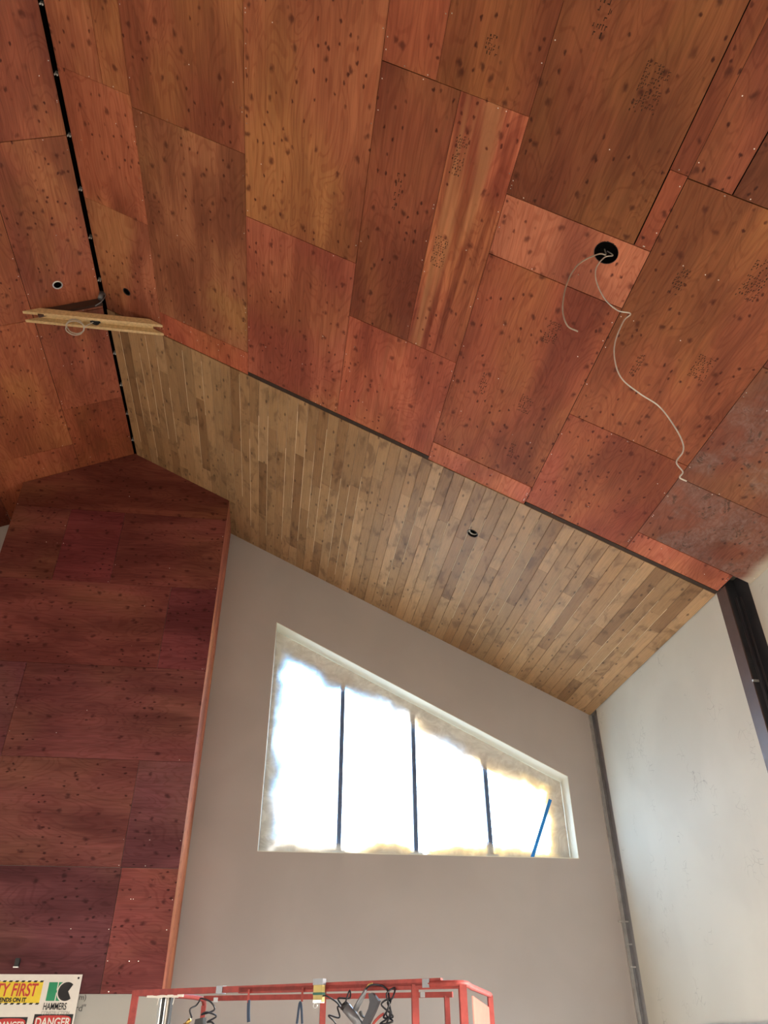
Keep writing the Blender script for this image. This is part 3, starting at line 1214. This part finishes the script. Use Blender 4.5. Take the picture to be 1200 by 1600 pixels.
# green H and black C logo
lx, lz, lw, lh = -2.205, 1.905, .20, .165
flat('logo_letter', [(lx, lz), (lx+.088, lz), (lx+.088, lz+lh*.44), (lx+.098, lz+lh*.44), (lx+.098, lz+lh*.56), (lx+.088, lz+lh*.56), (lx+.088, lz+lh), (lx, lz+lh)], 'sign_green')
flat('logo_letter', [(lx+.098, lz), (lx+.165, lz), (lx+.165, lz+lh), (lx+.098, lz+lh)], 'sign_green')
cxx, czz, rr = lx+.190, lz+lh*.5, .084
arc = [(cxx+rr*math.cos(a), czz+rr*math.sin(a)) for a in [math.radians(48+264*i/24) for i in range(25)]]
flat('logo_letter', [(cxx+rr*1.14*math.cos(a), czz+rr*1.14*math.sin(a)) for a in [math.radians(80+200*i/20) for i in range(21)]], 'sign_white', FR-.0010)
flat('logo_letter', arc+[(cxx+.018, czz)], 'sign_black', FR-.002)
text('HAMMERS', .086, (lx-.012, FR-.0005, 1.828), 'sign_black', board, sx=.60, bold=.0012)
text('CONSTRUCTION', .046, (lx-.018, FR-.0005, 1.785), 'sign_grey', board, sx=.78)
for (x0, x1, zt_, s_) in ((-2.655, -2.345, 1.765, .080), (-2.285, -1.900, 1.790, .102)):
    flat('danger_panel', rect(x0-.035, x1+.035, 1.33, zt_+.03), 'sign_panel', FR+.0008, .0008) if s_ < .08 else None
    flat('danger_panel', rect(x0, x1, 1.45, zt_), 'sign_black')
    cxm, hw, hh = (x0+x1)/2, (x1-x0)/2-.012, .055
    zc = zt_-.066
    flat('danger_panel', [(cxm+hw*(abs(math.cos(a))**.5)*math.copysign(1, math.cos(a)), zc+hh*(abs(math.sin(a))**.6)*math.copysign(1, math.sin(a))) for a in [2*math.pi*i/32 for i in range(32)]], 'sign_red', FR-.001, .001)
    text('DANGER', s_, (cxm, FR-.002, zc-s_*.36), 'sign_white', board, sx=.84, bold=.002, align='CENTER')
m = MB()
m.tube([(-1.918, SY-.004, 2.108), (-1.918, SY+.001, 2.108)], .010, 10)
m.build('grommet', 'sign_black', board)

# ------------------------------------------------------------------ scissor lift
A = Vector((-.88, 6.57, 0))
B = Vector((1.174, 5.157, 0))
Cc = Vector((-.452, 7.513, 0))
Dd = Vector((1.697, 6.546, 0))
tt = (B-A).normalized()
nn = Vector((-tt.y, tt.x, 0))
ZR = 1.852


def U(u, z, o=0.0):
    p = A+tt*u-nn*o
    return Vector((p.x, p.y, z))


def V3(p, z):
    return Vector((p.x, p.y, z))


lift = empty('scissor_lift', (.4, 6.4, 0), 'red scissor lift with tube guardrails below the gable window', 'lift')


def part(name, fn, mat='lift_red', label=None):
    m = MB()
    fn(m)
    return m.build(name, mat, lift, **({'label': label} if label else {}))


up_ = (0, 0, 1)
part('top_rail', lambda m: (m.bar(V3(A, ZR), V3(B-tt*.13, ZR+.010), .034, .036, up_), m.bar(U(.9, ZR-.004), V3(B, ZR-.012), .034, .034, up_)))
part('top_rail', lambda m: m.bar(V3(Cc, ZR), V3(Dd-(Dd-Cc)*.12, ZR-.002), .036, .036, up_))
part('end_rail', lambda m: m.tube(smooth_path([V3(A, ZR), V3(A+(Cc-A)*.5, ZR+.004), V3(A+(Cc-A)*.9, ZR), V3(Cc, ZR-.03), V3(Cc, ZR-.12)]), .018, 8))
part('end_rail', lambda m: m.tube(smooth_path([V3(B-tt*.25, ZR), V3(B, ZR-.004), V3(B+(Dd-B)*.3, ZR-.004), V3(Dd, ZR-.008)], 4), .018, 8))
posts = [(A, ZR+.015, .045), (Cc, ZR-.05, .036), (B, ZR-.01, .042), (Dd, ZR-.01, .036), (A+tt*1.546, ZR-.02, .036), (A+tt*2.185, ZR, .040), (Cc+(Dd-Cc)*.86, ZR-.01, .036)]
for (p, z, w) in posts:
    part('post', lambda m: m.bar(V3(p, .82), V3(p, z), w, w, (1, 0, 0)))
for (p, q) in ((A, B), (Cc, Dd), (A, Cc)):
    part('mid_rail', lambda m: m.bar(V3(p, 1.36), V3(q, 1.36), .03, .03, up_))
    part('toe_board', lambda m: m.bar(V3(p, .87), V3(q, .87), .01, .14, up_))
part('gate_panel', lambda m: m.prism([V3(B+(Dd-B)*.28, .95), V3(B+(Dd-B)*.88, .95), V3(B+(Dd-B)*.88, ZR-.09), V3(B+(Dd-B)*.28, ZR-.05)], (.008, .004, 0)), 'lift_pink', 'paler red gate panel')
for u in (.988, 1.402):
    part('bracket', lambda m: (m.bar(U(u, ZR, .02), U(u, ZR-.075, .02), .030, .012, (1, 0, 0)),))
for u in (.708, 2.233):
    part('bracket', lambda m: m.box(tuple(U(u, ZR-.068)-Vector((.014, .014, 0))), tuple(U(u, ZR-.040)+Vector((.014, .014, 0)))), 'steel_grey')
for u, w_ in ((.72, .05), (2.245, .045)):
    part('tape_wrap', lambda m: m.bar(U(u, ZR+.003), U(u+w_, ZR+.003), .046, .046, up_), 'grey_metal', 'grey tape wrapped round the rail')
part('platform_deck', lambda m: m.prism([V3(A, .72), V3(B, .72), V3(Dd, .72), V3(Cc, .72)], (0, 0, .09)), 'grey_metal')
ctr = (A+B+Cc+Dd)/4
for k in range(4):
    z0 = .42+.075*k
    for sgn in (-1, 1):
        part('scissor_arm', lambda m: m.bar(V3(ctr-tt*.95*sgn+nn*.25*sgn, z0), V3(ctr+tt*.95*sgn+nn*.25*sgn, z0+.07), .05, .06, up_))
part('chassis', lambda m: m.bar(V3(ctr-tt*1.05, .28), V3(ctr+tt*1.05, .28), .70, .24, up_))
for i in (-1, 1):
    for j in (-1, 1):
        c = V3(ctr+tt*.8*i+nn*.34*j, .19)
        part('wheel', lambda m: m.tube([c-nn*.06, c+nn*.06], .19, 24), 'rubber')

# control box taped to the near rail
cb = empty('control_box', U(1.54, ZR-.06, .045), 'small yellow and grey box clamped on the near lift rail', 'box')


def uvbox(name, u0, u1, z0, z1, o0, o1, mat, par=cb):
    m = MB()
    m.hexa([U(u0, z0, o0), U(u1, z0, o0), U(u1, z0, o1), U(u0, z0, o1), U(u0, z1, o0), U(u1, z1, o0), U(u1, z1, o1), U(u0, z1, o1)])
    return m.build(name, mat, par)


uvbox('body', 1.508, 1.572, 1.772, 1.892, .024, .060, 'box_yellow')
uvbox('cap', 1.504, 1.576, 1.862, 1.896, .022, .063, 'grey_metal')
uvbox('band', 1.506, 1.574, 1.808, 1.822, .023, .062, 'box_green')
uvbox('clip', 1.510, 1.570, 1.766, 1.782, .024, .064, 'galv')
m = MB()
m.ring(U(1.515, 1.752, .04), tuple(nn), .014, .003, 20, 6)
m.build('hook', 'galv', cb)


def hose(name, uz, r, mat, label, cat, wob=.03, off=.05):
    m = MB()
    pts = [U(u, z, off+wob*math.sin(i*1.9)) for i, (u, z) in enumerate(uz)]
    m.tube(smooth_path(pts, 8), r, 7)
    return tag(m.build(name, mat), label, cat)


hose('air_hose', [(.565, 1.70), (.564, 1.745), (.574, 1.768), (.597, 1.791), (.649, 1.805), (.705, 1.786), (.722, 1.742), (.660, 1.716), (.698, 1.728), (.743, 1.706), (.70, 1.675), (.759, 1.671), (.78, 1.62)], .0055, 'hose_black',
     'black coiled hose with brass fitting at the left end of the lift', 'hose')
m = MB()
m.tube([U(.555, 1.690, .05), U(.520, 1.662, .05)], .012, 8)
m.tube([U(.520, 1.662, .05), U(.50, 1.64, .05)], .018, 6)
tag(m.build('brass_fitting', 'brass'), 'brass hose fitting beside the black coiled hose on the lift left end', 'fitting')
m = MB()
m.hexa([U(.60, 1.62, .03), U(.68, 1.62, .03), U(.68, 1.62, .07), U(.60, 1.62, .07), U(.61, 1.69, .03), U(.672, 1.70, .03), U(.672, 1.70, .07), U(.61, 1.69, .07)])
tag(m.build('hose_coupler', 'black_plastic'), 'black coupler block hanging under the left coiled hose', 'coupler')
hose('air_hose', [(1.575, 1.803), (1.616, 1.801), (1.66, 1.77), (1.71, 1.729), (1.754, 1.771), (1.762, 1.828), (1.749, 1.79), (1.694, 1.786), (1.732, 1.738), (1.664, 1.745), (1.698, 1.689), (1.634, 1.70), (1.658, 1.657), (1.62, 1.62)], .0050, 'hose_black',
     'black coiled hose left of the nail gun, by the control box', 'hose')
hose('air_hose', [(1.87, 1.826), (1.93, 1.852), (1.981, 1.847), (2.024, 1.809), (2.045, 1.734), (1.998, 1.686), (2.049, 1.692), (1.994, 1.751), (2.055, 1.776), (2.002, 1.702), (2.061, 1.666), (1.989, 1.654), (2.04, 1.70), (2.020, 1.76), (2.072, 1.782), (2.073, 1.822), (2.055, 1.835), (2.03, 1.80), (2.05, 1.72), (1.99, 1.63)], .0055, 'hose_black',
     'tightly curled black hose right of the nail gun on the lift', 'hose')
hose('red_hose', [(2.0, 1.705), (1.97, 1.69), (1.935, 1.661), (1.91, 1.62)], .008, 'lift_red', 'short red hose end between nail gun and curled black hose', 'hose', .0)
for (uz, lb) in (([(1.0, 1.792), (1.004, 1.73), (1.012, 1.672)], 'single navy strap hanging from the left part of the lift rail'),
                 ([(1.380, 1.66), (1.388, 1.74), (1.396, 1.775), (1.408, 1.74), (1.418, 1.66)], 'looped navy strap hanging left of the yellow control box')):
    m = MB()
    P = smooth_path([U(u, z, .03) for u, z in uz], 4)
    for a, b in zip(P, P[1:]):
        m.bar(a, b, .022 if len(uz) == 3 else .014, .006, tuple(nn))
    tag(m.build('strap', 'navy'), lb, 'strap')
# bundle of light metal channels at the left end
bd = empty('metal_channel', U(.245, .8, -.05), 'upright bundle of white metal channels in the left corner of the lift', 'metal stud')
for k, mt in enumerate(('galv', 'black_plastic', 'galv', 'sign_white', 'black_plastic')):
    m = MB()
    u = .215+.016*k
    m.bar(U(u, .82, -.05), U(u-.004, 1.835, -.05-.004*k), .010, .030, tuple(nn))
    m.build('channel', mt, bd)
m = MB()
for k in range(7):
    u = .12+.045*k
    m.bar(U(u, ZR-.022-.003*(k % 3), .012), U(u+.05, ZR-.024-.004*(k % 2), .012), .008, .016-.003*(k % 2), (0, 0, 1))
    if k in (2, 5):
        m.bar(U(u+.02, ZR-.03, .014), U(u+.012, ZR-.075, .014), .010, .003, (1, 0, 0))
tag(m.build('tie_wrap', 'sign_white'), 'ragged white plastic wrap tied along the lift rail left corner', 'wrap')

# nail gun hung over the near rail
ng = empty('nail_gun', U(1.85, 1.66, .05), 'grey and black nail gun hanging from the near lift rail', 'nail gun')
G = .055


def gtube(name, pts, r, mat, n=12):
    m = MB()
    m.tube([U(u, z, G) for u, z in pts], r, n)
    return m.build(name, mat, ng)


gtube('magazine', [(1.882, 1.836), (1.862, 1.80), (1.835, 1.765), (1.808, 1.725)], [.008, .014, .016, .017], 'grey_metal')
gtube('head_cap', [(1.728, 1.758), (1.748, 1.736)], [.022, .030], 'black_plastic')
gtube('barrel', [(1.748, 1.736), (1.80, 1.690), (1.852, 1.640)], [.030, .028, .024], 'grey_metal')
m = MB()
prof = [(1.905, 1.806), (1.930, 1.812), (1.975, 1.770), (1.945, 1.715), (1.905, 1.655), (1.885, 1.610), (1.845, 1.620), (1.870, 1.672), (1.905, 1.730), (1.915, 1.765)]
m.prism([U(u, z, G-.018) for u, z in prof], -nn*.036)
m.build('handle', 'steel_dark', ng)
m = MB()
m.prism([U(u, z, G-.008) for u, z in [(1.835, 1.715), (1.850, 1.722), (1.858, 1.700), (1.872, 1.690), (1.862, 1.684), (1.845, 1.695)]], -nn*.016)
m.build('trigger', 'black_plastic', ng)
gtube('hook', [(1.882, 1.836), (1.90, 1.856), (1.925, 1.862)], .005, 'brass', 8)
